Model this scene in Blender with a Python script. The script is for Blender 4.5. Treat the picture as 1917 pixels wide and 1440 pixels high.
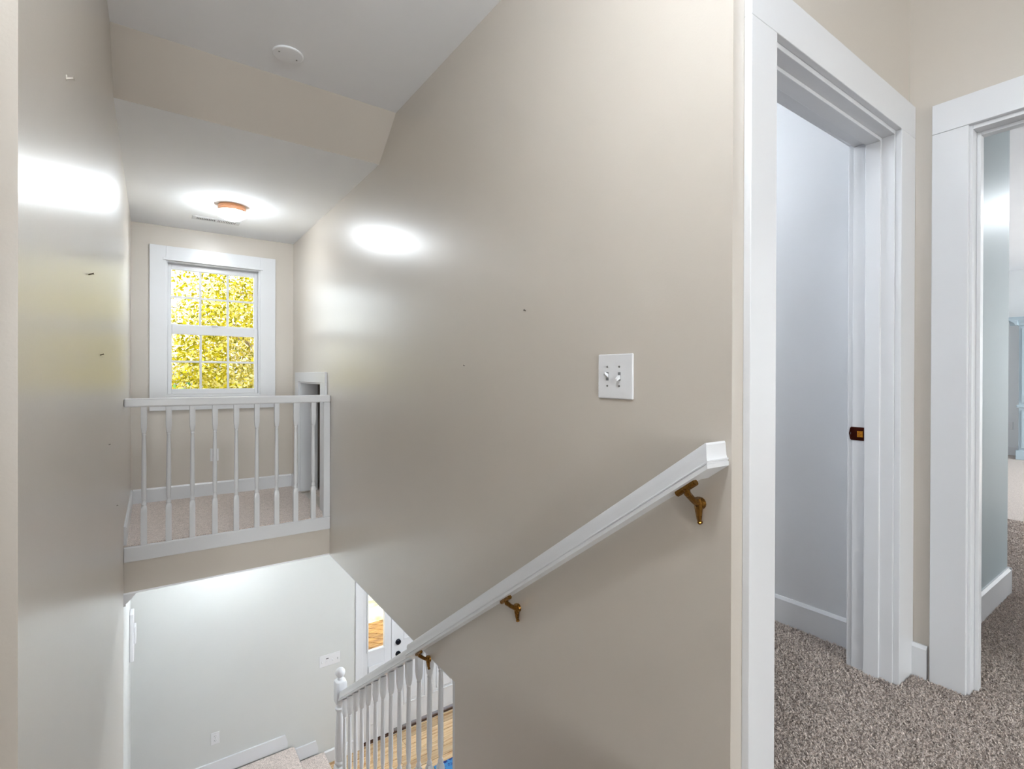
import bpy, bmesh, math, random
import numpy as np
from mathutils import Vector, Matrix
random.seed(7); rng = np.random.default_rng(7)
for o_ in list(bpy.data.objects): bpy.data.objects.remove(o_, do_unlink=True)
scene = bpy.context.scene
COL = scene.collection

# ------------------------------------------------------------------ camera
W, H = 1917, 1440
FPX, YAW, PITCH, ROLL, SY, CH = 948.27, 35.347, 0.153, 0.181, 14.12, 1.1435
_y, _t, _r = (math.radians(v) for v in (YAW, PITCH, ROLL))
FWD = Vector((math.sin(_y)*math.cos(_t), math.cos(_y)*math.cos(_t), -math.sin(_t)))
_R = Vector((math.cos(_y), -math.sin(_y), 0)); _U = _R.cross(FWD)
RGT = math.cos(_r)*_R + math.sin(_r)*_U; UPV = -math.sin(_r)*_R + math.cos(_r)*_U
cam = bpy.data.cameras.new('camera'); camo = bpy.data.objects.new('camera', cam); COL.objects.link(camo)
cam.sensor_fit = 'HORIZONTAL'; cam.sensor_width = 36.0; cam.lens = 36.0*FPX/W
cam.shift_y = -SY/W; cam.clip_start = 0.02; cam.clip_end = 300
m = Matrix((RGT, UPV, -FWD)).transposed().to_4x4(); m.translation = Vector((0, 0, CH)); camo.matrix_world = m
scene.camera = camo

def pix(ax, val, px, py):
    """point where the view ray of a photo pixel meets the plane axis=val"""
    d = FWD + RGT*((px-W/2)/FPX) - UPV*((py-(H/2-SY))/FPX)
    c = Vector((0, 0, CH)); k = (val-c[ax])/d[ax]
    return c + d*k

# ------------------------------------------------------------------ world, sun, exposure
world = bpy.data.worlds.new('world'); scene.world = world; world.use_nodes = True
wn = world.node_tree.nodes; wl = world.node_tree.links; wn.clear()
sky = wn.new('ShaderNodeTexSky'); sky.sky_type = 'NISHITA'; sky.sun_disc = False
sky.sun_elevation = math.radians(42); sky.sun_rotation = math.radians(200); sky.air_density = 1.0; sky.dust_density = 3.0
bg = wn.new('ShaderNodeBackground'); bg.inputs['Strength'].default_value = 0.29
hs = wn.new('ShaderNodeHueSaturation'); hs.inputs['Saturation'].default_value = 0.35
wo = wn.new('ShaderNodeOutputWorld')
wl.new(sky.outputs[0], hs.inputs['Color']); wl.new(hs.outputs[0], bg.inputs['Color']); wl.new(bg.outputs[0], wo.inputs['Surface'])
sl = bpy.data.lights.new('sun', 'SUN'); sl.energy = 1.5; sl.angle = math.radians(0.6); sl.color = (1.0, 0.97, 0.92)
so = bpy.data.objects.new('sun', sl); COL.objects.link(so)
_sd = Vector((0.34, 0.80, -0.70)).normalized()      # direction the sunlight travels: from behind the house
so.rotation_euler = _sd.to_track_quat('-Z', 'Y').to_euler(); so.location = (0, -20, 20)
scene.view_settings.view_transform = 'Standard'; scene.view_settings.look = 'None'
scene.view_settings.exposure = 1.92; scene.view_settings.gamma = 1.0; scene.view_settings.use_curve_mapping = False
# area lights added as fill behind made-up, unseen hall and bedroom windows
def window_fill(name, loc, sx, sz, power):
    a = bpy.data.lights.new(name, 'AREA'); a.shape = 'RECTANGLE'; a.size = sx; a.size_y = sz; a.energy = power; a.color = (.91, .96, 1.0)
    ob = bpy.data.objects.new(name, a); COL.objects.link(ob); ob.location = loc; ob.rotation_euler = (math.radians(90), 0, 0); return ob
window_fill('hall_window_fill', (-.63, -7.22, 1.45), 2.05, 1.8, 94)
window_fill('room_window_fill', (7.2, -3.25, 1.5), 1.3, 1.5, 50)
window_fill('room_window_fill', (9.0, -3.25, 1.5), 1.3, 1.5, 50)
CLOSET_FILL = 26  # added closet fill, no such lamp known
HALL_FILL, DORMER_LAMP, UNDER_LAMP, FOYER_FILL, ROOM_FILL = 19, 28, 26, 160, 34   # dome radiance; all but the dormer and under-landing lamps are added fill

# ------------------------------------------------------------------ materials
def lin(r, g, b):
    f = lambda c: (c/255/12.92) if c/255 <= .04045 else ((c/255+.055)/1.055)**2.4
    return (f(r), f(g), f(b), 1.0)
def principled(name):
    mt = bpy.data.materials.new(name); mt.use_nodes = True
    return mt, mt.node_tree.nodes, mt.node_tree.links, mt.node_tree.nodes['Principled BSDF']
def paint(name, col, rough=.4, spec=.5, bump=.0, scale=300., coat=0., coat_rough=.2, streak=0.):
    mt, n, l, p = principled(name)
    p.inputs['Base Color'].default_value = col
    p.inputs['Roughness'].default_value = rough
    p.inputs['Specular IOR Level'].default_value = spec
    p.inputs['Coat Weight'].default_value = coat; p.inputs['Coat Roughness'].default_value = coat_rough
    tc = n.new('ShaderNodeTexCoord')
    big = n.new('ShaderNodeTexNoise'); big.inputs['Scale'].default_value = 1.7; big.inputs['Detail'].default_value = 4
    l.new(tc.outputs['Object'], big.inputs['Vector'])
    mx = n.new('ShaderNodeMix'); mx.data_type = 'RGBA'
    mx.inputs[6].default_value = tuple(c*.96 for c in col[:3])+(1,); mx.inputs[7].default_value = tuple(min(1, c*1.04) for c in col[:3])+(1,)
    l.new(big.outputs['Fac'], mx.inputs[0]); l.new(mx.outputs[2], p.inputs['Base Color'])
    if bump:
        nz = n.new('ShaderNodeTexNoise'); nz.inputs['Scale'].default_value = scale; nz.inputs['Detail'].default_value = 2
        b = n.new('ShaderNodeBump'); b.inputs['Strength'].default_value = bump; b.inputs['Distance'].default_value = .002
        l.new(tc.outputs['Object'], nz.inputs['Vector']); l.new(nz.outputs['Fac'], b.inputs['Height'])
        l.new(b.outputs['Normal'], p.inputs['Normal']); l.new(b.outputs['Normal'], p.inputs['Coat Normal'])
    return mt
def metal(name, col, rough):
    mt, n, l, p = principled(name)
    p.inputs['Base Color'].default_value = col; p.inputs['Metallic'].default_value = 1; p.inputs['Roughness'].default_value = rough
    tc = n.new('ShaderNodeTexCoord'); nz = n.new('ShaderNodeTexNoise'); nz.inputs['Scale'].default_value = 90
    mr = n.new('ShaderNodeMapRange'); mr.inputs[3].default_value = rough*.7; mr.inputs[4].default_value = rough*1.4
    l.new(tc.outputs['Object'], nz.inputs['Vector']); l.new(nz.outputs['Fac'], mr.inputs[0]); l.new(mr.outputs[0], p.inputs['Roughness'])
    return mt
def emit(name, col, strength):
    mt = bpy.data.materials.new(name); mt.use_nodes = True; n = mt.node_tree.nodes; l = mt.node_tree.links; n.clear()
    e = n.new('ShaderNodeEmission'); e.inputs[0].default_value = col; e.inputs[1].default_value = strength
    o = n.new('ShaderNodeOutputMaterial'); l.new(e.outputs[0], o.inputs[0]); return mt
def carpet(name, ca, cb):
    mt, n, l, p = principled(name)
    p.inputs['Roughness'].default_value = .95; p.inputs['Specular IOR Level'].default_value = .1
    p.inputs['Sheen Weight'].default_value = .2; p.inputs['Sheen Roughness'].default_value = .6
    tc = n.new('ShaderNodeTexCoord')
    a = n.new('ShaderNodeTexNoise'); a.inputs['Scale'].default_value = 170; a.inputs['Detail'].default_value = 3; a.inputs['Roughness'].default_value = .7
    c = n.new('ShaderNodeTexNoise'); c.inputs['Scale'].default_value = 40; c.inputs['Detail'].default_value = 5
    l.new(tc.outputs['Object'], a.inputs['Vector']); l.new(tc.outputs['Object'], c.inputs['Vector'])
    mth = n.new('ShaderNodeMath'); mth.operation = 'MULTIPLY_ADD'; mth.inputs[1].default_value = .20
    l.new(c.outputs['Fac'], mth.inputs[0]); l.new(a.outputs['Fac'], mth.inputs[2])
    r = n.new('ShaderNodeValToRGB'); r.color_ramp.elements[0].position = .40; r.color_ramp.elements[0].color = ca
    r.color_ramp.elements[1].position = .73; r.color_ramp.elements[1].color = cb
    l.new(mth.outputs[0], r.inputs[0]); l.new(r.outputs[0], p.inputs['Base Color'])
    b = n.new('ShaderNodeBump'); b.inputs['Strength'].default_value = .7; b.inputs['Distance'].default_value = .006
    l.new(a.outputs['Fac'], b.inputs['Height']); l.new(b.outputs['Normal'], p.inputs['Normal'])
    return mt
def wood(name, ca, cb, cc, rough=.35, axis=0, island=True, coat=.3):
    mt, n, l, p = principled(name)
    p.inputs['Roughness'].default_value = rough; p.inputs['Coat Weight'].default_value = coat
    tc = n.new('ShaderNodeTexCoord'); mp = n.new('ShaderNodeMapping')
    sc = [14, 14, 14]; sc[axis] = 1.2; mp.inputs['Scale'].default_value = sc
    l.new(tc.outputs['Object'], mp.inputs['Vector'])
    a = n.new('ShaderNodeTexNoise'); a.inputs['Scale'].default_value = 3; a.inputs['Detail'].default_value = 6; a.inputs['Distortion'].default_value = .6
    oi = n.new('ShaderNodeObjectInfo'); ad = n.new('ShaderNodeVectorMath'); ad.operation = 'ADD'
    l.new(mp.outputs[0], ad.inputs[0]); l.new(oi.outputs['Random'], ad.inputs[1]); 
    mu = n.new('ShaderNodeVectorMath'); mu.operation = 'SCALE'; mu.inputs[3].default_value = 37
    cx = n.new('ShaderNodeCombineXYZ')
    for i in range(3): l.new(oi.outputs['Random'], cx.inputs[i])
    l.new(cx.outputs[0], mu.inputs[0]); l.new(mu.outputs[0], ad.inputs[1])
    l.new(ad.outputs[0], a.inputs['Vector'])
    r = n.new('ShaderNodeValToRGB'); e = r.color_ramp.elements
    e[0].position = .3; e[0].color = ca; e[1].position = .7; e[1].color = cc; x = e.new(.5); x.color = cb
    l.new(a.outputs['Fac'], r.inputs[0])
    hsv = n.new('ShaderNodeHueSaturation'); mr = n.new('ShaderNodeMapRange'); mr.inputs[3].default_value = .72; mr.inputs[4].default_value = 1.15
    l.new(oi.outputs['Random'], mr.inputs[0]); l.new(mr.outputs[0], hsv.inputs['Value']); l.new(r.outputs[0], hsv.inputs['Color'])
    l.new(hsv.outputs[0], p.inputs['Base Color'])
    return mt
def glass(name):
    mt = bpy.data.materials.new(name); mt.use_nodes = True; n = mt.node_tree.nodes; l = mt.node_tree.links; n.clear()
    t = n.new('ShaderNodeBsdfTransparent'); t.inputs[0].default_value = (.97, .98, .97, 1)
    g = n.new('ShaderNodeBsdfGlossy'); g.inputs['Roughness'].default_value = .01
    f = n.new('ShaderNodeFresnel'); f.inputs[0].default_value = 1.2
    mx = n.new('ShaderNodeMixShader'); o = n.new('ShaderNodeOutputMaterial')
    l.new(f.outputs[0], mx.inputs[0]); l.new(t.outputs[0], mx.inputs[1]); l.new(g.outputs[0], mx.inputs[2]); l.new(mx.outputs[0], o.inputs[0])
    return mt
def leaf(name, c1, c2, c3):
    mt = bpy.data.materials.new(name); mt.use_nodes = True; n = mt.node_tree.nodes; l = mt.node_tree.links; n.clear()
    geo = n.new('ShaderNodeNewGeometry'); r = n.new('ShaderNodeValToRGB'); e = r.color_ramp.elements
    e[0].position = 0; e[0].color = c1; e[1].position = 1; e[1].color = c3; x = e.new(.5); x.color = c2
    l.new(geo.outputs['Random Per Island'], r.inputs[0])
    d = n.new('ShaderNodeBsdfDiffuse'); t = n.new('ShaderNodeBsdfTranslucent'); mx = n.new('ShaderNodeMixShader'); mx.inputs[0].default_value = .45
    o = n.new('ShaderNodeOutputMaterial')
    for s in (d, t): l.new(r.outputs[0], s.inputs[0])
    l.new(d.outputs[0], mx.inputs[1]); l.new(t.outputs[0], mx.inputs[2]); l.new(mx.outputs[0], o.inputs[0])
    return mt
M = {}
M['beige'] = paint('beige_semigloss_paint', lin(195, 187, 177), rough=.42, bump=.10, scale=170, coat=.85, coat_rough=.29)
M['grey'] = paint('pale_grey_paint', lin(205, 206, 204), rough=.5, bump=.05, scale=170)
M['closet'] = paint('closet_grey_paint', lin(218, 219, 222), rough=.45, bump=.05, scale=170)
M['blue'] = paint('blue_grey_paint', lin(168, 180, 184), rough=.45, bump=.05, scale=170)
M['roomwhite'] = paint('room_white_paint', lin(222, 224, 226), rough=.5, bump=.04)
M['ceiling'] = paint('ceiling_white_paint', lin(242, 243, 246), rough=.85, spec=.2, bump=.04)
M['trim'] = paint('white_gloss_trim_paint', lin(216, 217, 220), rough=.3, bump=.03, scale=60, coat=.2)
M['plastic'] = paint('white_plastic', lin(220, 220, 222), rough=.3)
M['slot'] = paint('dark_slot', lin(40, 40, 42), rough=.6)
M['ventdark'] = paint('grey_vent_slot', lin(120, 120, 122), rough=.7)
M['carpet'] = carpet('taupe_carpet', lin(136, 121, 112), lin(243, 229, 220))
M['carpet_shaded'] = carpet('taupe_carpet_shaded', lin(112, 99, 91), lin(205, 192, 184))  # carpet copy darkened to stand in for the tufts' self-shading
M['brass'] = metal('antique_brass', lin(136, 98, 46), .26)
M['bronze'] = metal('dark_bronze', lin(70, 30, 22), .35)
M['gold'] = metal('polished_brass', lin(214, 140, 48), .25)
M['screw'] = metal('painted_screw', lin(150, 150, 150), .45)
M['blackmetal'] = metal('black_metal', lin(42, 44, 52), .35)
M['lampbase'] = paint('copper_lamp_band', lin(222, 160, 118), rough=.3, coat=.4)
M['glass'] = glass('window_glass')
M['pine'] = wood('pine_floor', lin(176, 132, 88), lin(206, 174, 132), lin(220, 194, 156))
M['deck'] = wood('deck_wood', lin(120, 78, 34), lin(176, 126, 58), lin(196, 150, 78), rough=.6, coat=0)
M['gap_shadow_wood'] = wood('shadowed_threshold', lin(40, 22, 12), lin(62, 34, 18), lin(80, 46, 26))  # threshold wood, its dark tone standing in for the shadowed gap under the door
M['cabinet'] = paint('pale_blue_cabinet_paint', lin(176, 192, 202), rough=.4)
M['bark'] = paint('bark', lin(112, 96, 80), rough=.9, bump=.6, scale=30)
M['leaf_y'] = leaf('yellow_leaves', lin(92, 92, 16), lin(158, 144, 26), lin(198, 188, 122))  # palest tone puts overexposed highlights into the leaf colour
M['leaf_g'] = leaf('green_leaves', lin(80, 92, 26), lin(128, 126, 32), lin(160, 152, 54))
M['leaf_d'] = leaf('dark_green_leaves', lin(46, 84, 52), lin(88, 128, 72), lin(130, 150, 70))
M['joint'] = paint('dark_joint', lin(46, 34, 24), rough=.8)
M['nail'] = metal('nail_steel', lin(120, 112, 104), .4)
M['stucco'] = paint('exterior_siding', lin(225, 222, 214), rough=.8)

def rug_mat():
    mt, n, l, p = principled('blue_patterned_rug'); p.inputs['Roughness'].default_value = .95
    tc = n.new('ShaderNodeTexCoord'); v = n.new('ShaderNodeTexVoronoi'); v.inputs['Scale'].default_value = 14
    nz = n.new('ShaderNodeTexNoise'); nz.inputs['Scale'].default_value = 40
    l.new(tc.outputs['Object'], v.inputs['Vector']); l.new(tc.outputs['Object'], nz.inputs['Vector'])
    mt_ = n.new('ShaderNodeMath'); mt_.operation = 'ADD'; l.new(v.outputs['Distance'], mt_.inputs[0]); l.new(nz.outputs['Fac'], mt_.inputs[1])
    r = n.new('ShaderNodeValToRGB'); e = r.color_ramp.elements
    e[0].position = .55; e[0].color = lin(8, 26, 84); e[1].position = 1.0; e[1].color = lin(60, 120, 170); x = e.new(.8); x.color = lin(10, 44, 110)
    l.new(mt_.outputs[0], r.inputs[0]); l.new(r.outputs[0], p.inputs['Base Color']); return mt
M['rug'] = rug_mat()
def lawn_mat():
    mt, n, l, p = principled('leaf_strewn_lawn'); p.inputs['Roughness'].default_value = .95
    tc = n.new('ShaderNodeTexCoord'); v = n.new('ShaderNodeTexNoise'); v.inputs['Scale'].default_value = 2.2; v.inputs['Detail'].default_value = 8
    l.new(tc.outputs['Object'], v.inputs['Vector']); r = n.new('ShaderNodeValToRGB'); e = r.color_ramp.elements
    e[0].position = .35; e[0].color = lin(196, 184, 120); e[1].position = .6; e[1].color = lin(238, 232, 214)
    l.new(v.outputs['Fac'], r.inputs[0]); l.new(r.outputs[0], p.inputs['Base Color']); return mt
M['lawn'] = lawn_mat()

# ------------------------------------------------------------------ mesh helpers
class MB:
    def __init__(s): s.v = []; s.f = []
    def add(s, v, f):
        b = len(s.v); s.v += [tuple(x) for x in v]; s.f += [tuple(i+b for i in q) for q in f]; return s
    def box(s, x0, x1, y0, y1, z0, z1):
        return s.add([(x0,y0,z0),(x1,y0,z0),(x1,y1,z0),(x0,y1,z0),(x0,y0,z1),(x1,y0,z1),(x1,y1,z1),(x0,y1,z1)],
                     [(0,3,2,1),(4,5,6,7),(0,1,5,4),(1,2,6,5),(2,3,7,6),(3,0,4,7)])
    def bbox(s, x0, x1, y0, y1, z0, z1, b=.003):
        bm = bmesh.new(); mb = MB().box(x0, x1, y0, y1, z0, z1)
        vs = [bm.verts.new(v) for v in mb.v]
        for q in mb.f: bm.faces.new([vs[i] for i in q])
        bmesh.ops.bevel(bm, geom=bm.edges[:], offset=b, segments=2, profile=.5, affect='EDGES')
        bm.verts.index_update()
        s.add([tuple(v.co) for v in bm.verts], [[v.index for v in f.verts] for f in bm.faces]); bm.free(); return s
    def lathe(s, c, prof, n=20, axis=2, sq=None, cap=True):
        """prof: (height, radius[, squareness]) rings along axis, from c"""
        rings = []
        for p in prof:
            h, r = p[0], p[1]; e = p[2] if len(p) > 2 else 2.
            ring = []
            for i in range(n):
                a = 2*math.pi*i/n; ca, sa = math.cos(a), math.sin(a)
                k = r/((abs(ca)**e+abs(sa)**e)**(1/e)); u, w = k*ca, k*sa
                q = {2: (u, w, h), 0: (h, u, w), 1: (w, h, u)}[axis]
                ring.append((c[0]+q[0], c[1]+q[1], c[2]+q[2]))
            rings.append(ring)
        v = [p for r in rings for p in r]; f = []
        for j in range(len(rings)-1):
            for i in range(n): f.append((j*n+i, j*n+(i+1) % n, (j+1)*n+(i+1) % n, (j+1)*n+i))
        if cap:
            f.append(tuple(reversed(range(n)))); f.append(tuple((len(rings)-1)*n+i for i in range(n)))
        return s.add(v, f)
    def tube(s, pts, rad, n=8):
        pts = [Vector(p) for p in pts]; rad = rad if isinstance(rad, (list, tuple)) else [rad]*len(pts); rings = []
        for i, p in enumerate(pts):
            d = (pts[min(i+1, len(pts)-1)]-pts[max(i-1, 0)]).normalized()
            a = d.cross(Vector((0, 0, 1)) if abs(d.z) < .9 else Vector((1, 0, 0))).normalized(); b = d.cross(a)
            rings.append([p+a*rad[i]*math.cos(2*math.pi*k/n)+b*rad[i]*math.sin(2*math.pi*k/n) for k in range(n)])
        v = [tuple(q) for r in rings for q in r]; f = []
        for j in range(len(rings)-1):
            for k in range(n): f.append((j*n+k, j*n+(k+1) % n, (j+1)*n+(k+1) % n, (j+1)*n+k))
        f.append(tuple(reversed(range(n)))); f.append(tuple((len(rings)-1)*n+k for k in range(n)))
        return s.add(v, f)
    def loft(s, rings):
        n = len(rings[0]); v = [tuple(p) for r in rings for p in r]; f = []
        for j in range(len(rings)-1):
            for i in range(n): f.append((j*n+i, j*n+(i+1) % n, (j+1)*n+(i+1) % n, (j+1)*n+i))
        f.append(tuple(reversed(range(n)))); f.append(tuple((len(rings)-1)*n+i for i in range(n)))
        return s.add(v, f)
    def prism(s, poly, z0, z1):
        return s.loft([[(x, y, z0) for x, y in poly], [(x, y, z1) for x, y in poly]])
    def mesh(s, name, mat, off=(0, 0, 0), smooth=False):
        me = bpy.data.meshes.new(name)
        me.from_pydata([(x-off[0], y-off[1], z-off[2]) for x, y, z in s.v], [], s.f)
        bm = bmesh.new(); bm.from_mesh(me); bmesh.ops.recalc_face_normals(bm, faces=bm.faces[:]); bm.to_mesh(me); bm.free()
        me.materials.append(M[mat] if isinstance(mat, str) else mat)
        if smooth:
            me.polygons.foreach_set('use_smooth', [True]*len(me.polygons))
            try: me.set_sharp_from_angle(angle=math.radians(26))
            except Exception: pass
        me.update(); return me
    def build(s, name, mat, parent=None, smooth=False):
        if parent is None:
            xs, ys, zs = zip(*s.v); off = ((min(xs)+max(xs))/2, (min(ys)+max(ys))/2, min(zs))
        else: off = wloc(parent)
        o = bpy.data.objects.new(name, s.mesh(name, mat, off, smooth)); COL.objects.link(o)
        if parent is None: o.location = off
        else: o.parent = parent
        return o
def wloc(o):
    p = Vector(o.location); q = o.parent
    while q: p = p + Vector(q.location); q = q.parent
    return p
def tag(o, label, cat, group=None, kind=None):
    if label: o['label'] = label
    if cat: o['category'] = cat
    if group: o['group'] = group
    if kind: o['kind'] = kind
    return o
def struct(o, label=None, cat=None): 
    o['kind'] = 'structure'
    if label: o['label'] = label
    if cat: o['category'] = cat
    return o
def empty(name, loc):
    o = bpy.data.objects.new(name, None); o.empty_display_size = .05; o.location = loc; COL.objects.link(o); return o
def inst(me, name, parent, world_loc):
    o = bpy.data.objects.new(name, me); COL.objects.link(o); o.parent = parent
    o.location = Vector(world_loc)-wloc(parent); return o
def wall(name, axis, c0, c1, u0, u1, z0, z1, holes=(), mat='beige', label=None):
    """solid wall with rectangular holes; axis 0: thickness in x, u = y; axis 1: thickness in y, u = x"""
    us = sorted({u0, u1, *[h[0] for h in holes], *[h[1] for h in holes]}); zs = sorted({z0, z1, *[h[2] for h in holes], *[h[3] for h in holes]})
    us = [u for u in us if u0 <= u <= u1]; zs = [z for z in zs if z0 <= z <= z1]
    solid = lambda i, j: 0 <= i < len(us)-1 and 0 <= j < len(zs)-1 and not any(h[0] < (us[i]+us[i+1])/2 < h[1] and h[2] < (zs[j]+zs[j+1])/2 < h[3] for h in holes)
    mb = MB(); idx = {}
    def V(c, u, z):
        k = (c, u, z)
        if k not in idx: idx[k] = len(mb.v); mb.v.append((c, u, z) if axis == 0 else (u, c, z))
        return idx[k]
    for i in range(len(us)-1):
        for j in range(len(zs)-1):
            if not solid(i, j): continue
            a, b, lo, hi = us[i], us[i+1], zs[j], zs[j+1]
            for c in (c0, c1): mb.f.append((V(c, a, lo), V(c, b, lo), V(c, b, hi), V(c, a, hi)))
            if not solid(i-1, j): mb.f.append((V(c0, a, lo), V(c1, a, lo), V(c1, a, hi), V(c0, a, hi)))
            if not solid(i+1, j): mb.f.append((V(c0, b, lo), V(c1, b, lo), V(c1, b, hi), V(c0, b, hi)))
            if not solid(i, j-1): mb.f.append((V(c0, a, lo), V(c1, a, lo), V(c1, b, lo), V(c0, b, lo)))
            if not solid(i, j+1): mb.f.append((V(c0, a, hi), V(c1, a, hi), V(c1, b, hi), V(c0, b, hi)))
    return struct(mb.build(name, mat), label)

# ------------------------------------------------------------------ main dimensions (metres, upper floor z = 0)
XL, XR, XR2 = -.157, 1.18, 1.30            # stairwell left face, right face, back of right wall
YR, YF, YF2 = 4.231, 5.575, 5.72           # landing edge, far wall inner / outer face
YD, YD2, XC, XC2 = .714, .85, 2.3915, 2.51 # closet door wall, right hall wall
YN = .998                                  # near end of the left stair wall
ZC, ZC2, ZB = 2.706, 2.491, -.324          # hall ceiling, dormer ceiling, ceiling of the lower floor
ZF, ZL, ZS = -3.025, -2.685, -2.87         # foyer floor, stair landing below, step
YE = 2.128                                 # end of the low part of the right wall
TOP = 2.80
# openings
D1 = (1.365, 2.262, 0, 2.062)              # closet door (x0,x1,z0,z1)
D2 = (-.35, .545, 0, 2.048)                # room door (y0,y1,...)
AT = (4.455, 5.262, 0, 1.078)              # attic hatch (y0,y1)
WN = (.094, .874, .946, 2.187)             # window (x0,x1)
FD = (1.906, 3.26, ZF, -.95)               # front door with sidelight

# ------------------------------------------------------------------ shell
wall('wall_left', 0, XL-.12, XL, YN+.12, YR, ZF, TOP)
wall('wall_left_landing', 0, XL-.12, XL, YR, YF, -.02, TOP)
wall('wall_left_foyer', 0, XL-.12, XL, YR, YF, ZF, -.02, mat='grey')
wall('wall_hall_left', 1, YN, YN+.12, -1.7, XL, ZF, TOP)
wall('wall_added_light_block', 0, -.30, -.18, .3, YN, -.02, TOP)  # unseen block added to keep window light off the left strip
wall('wall_right', 0, XR, XR2, YD, YF, ZF, TOP, holes=[(YE, YF, ZF-1, ZB), (AT[0], AT[1], -.02, AT[3])])
wall('wall_far', 1, YF, YF2, XL-.12, 5.3, -.02, TOP, holes=[WN])
wall('wall_far_foyer', 1, YF, YF2, XL-.12, 5.3, ZF-.6, -.02, holes=[FD], mat='grey')
wall('wall_closet_front', 1, YD, YD2, XR2, XC, -.02, TOP, holes=[(D1[0], D1[1], -.02, D1[3])])
wall('wall_hall_right', 0, XC, XC2, -7.0, YD, -.02, TOP, holes=[(D2[0], D2[1], -.02, D2[3])])
wall('wall_closet_right', 0, XC, XC2, YD, 2.3, -.02, TOP, mat='closet')
wall('wall_closet_left', 0, XR2, XR2+.02, YD2, 2.2, 0, TOP-.2, mat='closet')
wall('wall_closet_back', 1, 2.2, 2.3, XR2, XC, -.02, TOP, mat='closet')
wall('wall_hall_back', 1, -7.12, -7.0, -1.82, XC2, -.02, TOP, holes=[(-1.62, .36, .55, 2.35)])
wall('wall_hall_end', 0, -1.82, -1.7, -7.0, YN+.12, -.02, TOP)
# the bedroom beyond the right door
wall('wall_room_blue', 1, .668, .788, XC2, 3.70, -.02, TOP, mat='blue')
wall('wall_room_jog', 0, 3.58, 3.70, .788, 3.4, -.02, TOP, mat='roomwhite')
wall('wall_room_back', 1, 3.4, 3.52, 3.58, 10.4, -.02, TOP, mat='roomwhite')
wall('wall_room_far', 0, 10.28, 10.4, -3.0, 3.4, -.02, TOP, mat='roomwhite')
wall('wall_room_front', 1, -3.12, -3.0, XC2, 10.4, -.02, TOP, mat='roomwhite', holes=[(6.6, 7.8, .8, 2.2), (8.4, 9.6, .8, 2.2)])
# attic store behind the hatch
wall('wall_attic_back', 0, 2.1, 2.2, 3.9, YF, -.02, 1.5, mat='closet')
wall('wall_attic_near', 1, 3.8, 3.9, XR2, 2.2, -.02, 1.5, mat='closet')
struct(MB().box(XR2, 2.2, 3.8, YF, 1.5, 1.56).build('ceiling_attic', 'closet'))
# foyer
wall('wall_foyer_right', 0, 5.2, 5.3, 1.2, YF, ZF, ZB, mat='grey')
wall('wall_foyer_near', 1, 1.1, 1.2, XR2, 5.3, ZF, ZB, mat='grey')
wall('wall_under_stairs', 1, .68, .79, XL, XR, ZF, -.02, mat='grey')
# ceilings
_ch = MB().box(-1.82, 10.5, -3.2, 2.866, ZC, ZC+.12); _ch.box(-1.82, XC2, -7.12, -3.2, ZC, ZC+.12)
struct(_ch.build('ceiling_hall', 'ceiling'))
struct(MB().box(3.58, 10.5, 2.866, 3.6, ZC, ZC+.12).build('ceiling_room', 'roomwhite'))
_c = 3.138
struct(MB().loft([[(x, 2.866, ZC), (x, _c, ZC2), (x, _c, ZC+.12), (x, 2.866, ZC+.12)] for x in (XL, XR)]).build('ceiling_soffit', 'beige'))
struct(MB().box(XL, XR, _c, YF, ZC2, ZC2+.12).build('ceiling_dormer', 'ceiling'))
struct(MB().box(XR2, 3.58, 2.3, YF2, TOP, TOP+.1).build('ceiling_sun_block', 'stucco'))  # unseen roof slab, added to block the sun
# floors
fl = MB().box(-1.7, 10.28, -3.0, YD, -.30, 0); fl.box(-1.7, XC, -7.0, -3.0, -.30, 0)
fl.box(XR2, XC, YD, 2.2, -.30, 0); fl.box(XL, XR, YD, .80, -.30, 0); fl.box(-1.7, XL, YD, YN, -.30, 0)
fl.box(XC2, 3.58, YD, .668+.001, -.3, 0)
fl.box(3.70, 10.28, YD, 3.4, -.3, 0)
hall_floor = struct(fl.build('floor_hall', 'carpet_shaded'))
struct(MB().box(XL, XR, YR, YF, -.03, 0).build('floor_landing', 'carpet'))
struct(MB().box(XR2, 2.1, 3.9, YF, -.03, 0).build('floor_attic', 'carpet'))
struct(MB().box(XL, XR, YR, YF, ZB+.012, -.03).build('wall_landing_beam', 'beige'))
struct(MB().box(XL, XR, YR, YF, ZB, ZB+.012).build('ceiling_under_landing', 'ceiling'))
struct(MB().box(XR2, 5.2, 1.2, YF, ZB, ZB+.2).build('ceiling_foyer', 'ceiling'))

# ------------------------------------------------------------------ foyer plank floor (each plank its own piece)
ff = MB().box(XL, 5.2, 1.2, YF, ZF-.08, ZF-.016).build('floor_foyer', 'joint'); struct(ff)
pw, lens = .118, [1.9, 2.4, 1.4]
y = 2.6; row = 0
while y < YF-.02:
    y1 = min(y+pw-.006, YF-.001); x = XR2+.02-((row*.83) % 1.3)
    while x < 5.18:
        ln = lens[(row+int(x*3)) % 3]; xa, xb = max(x, XR2+.02), min(x+ln-.003, 5.18)
        if xb-xa > .1: MB().bbox(xa, xb, y, y1, ZF-.016, ZF, .0015).build('plank', 'pine', ff)
        x += ln
    y += pw; row += 1
struct(MB().box(XR2+.02, 5.18, 1.2, 2.6, ZF-.016, ZF).build('floor_foyer_near', 'pine'))

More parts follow.
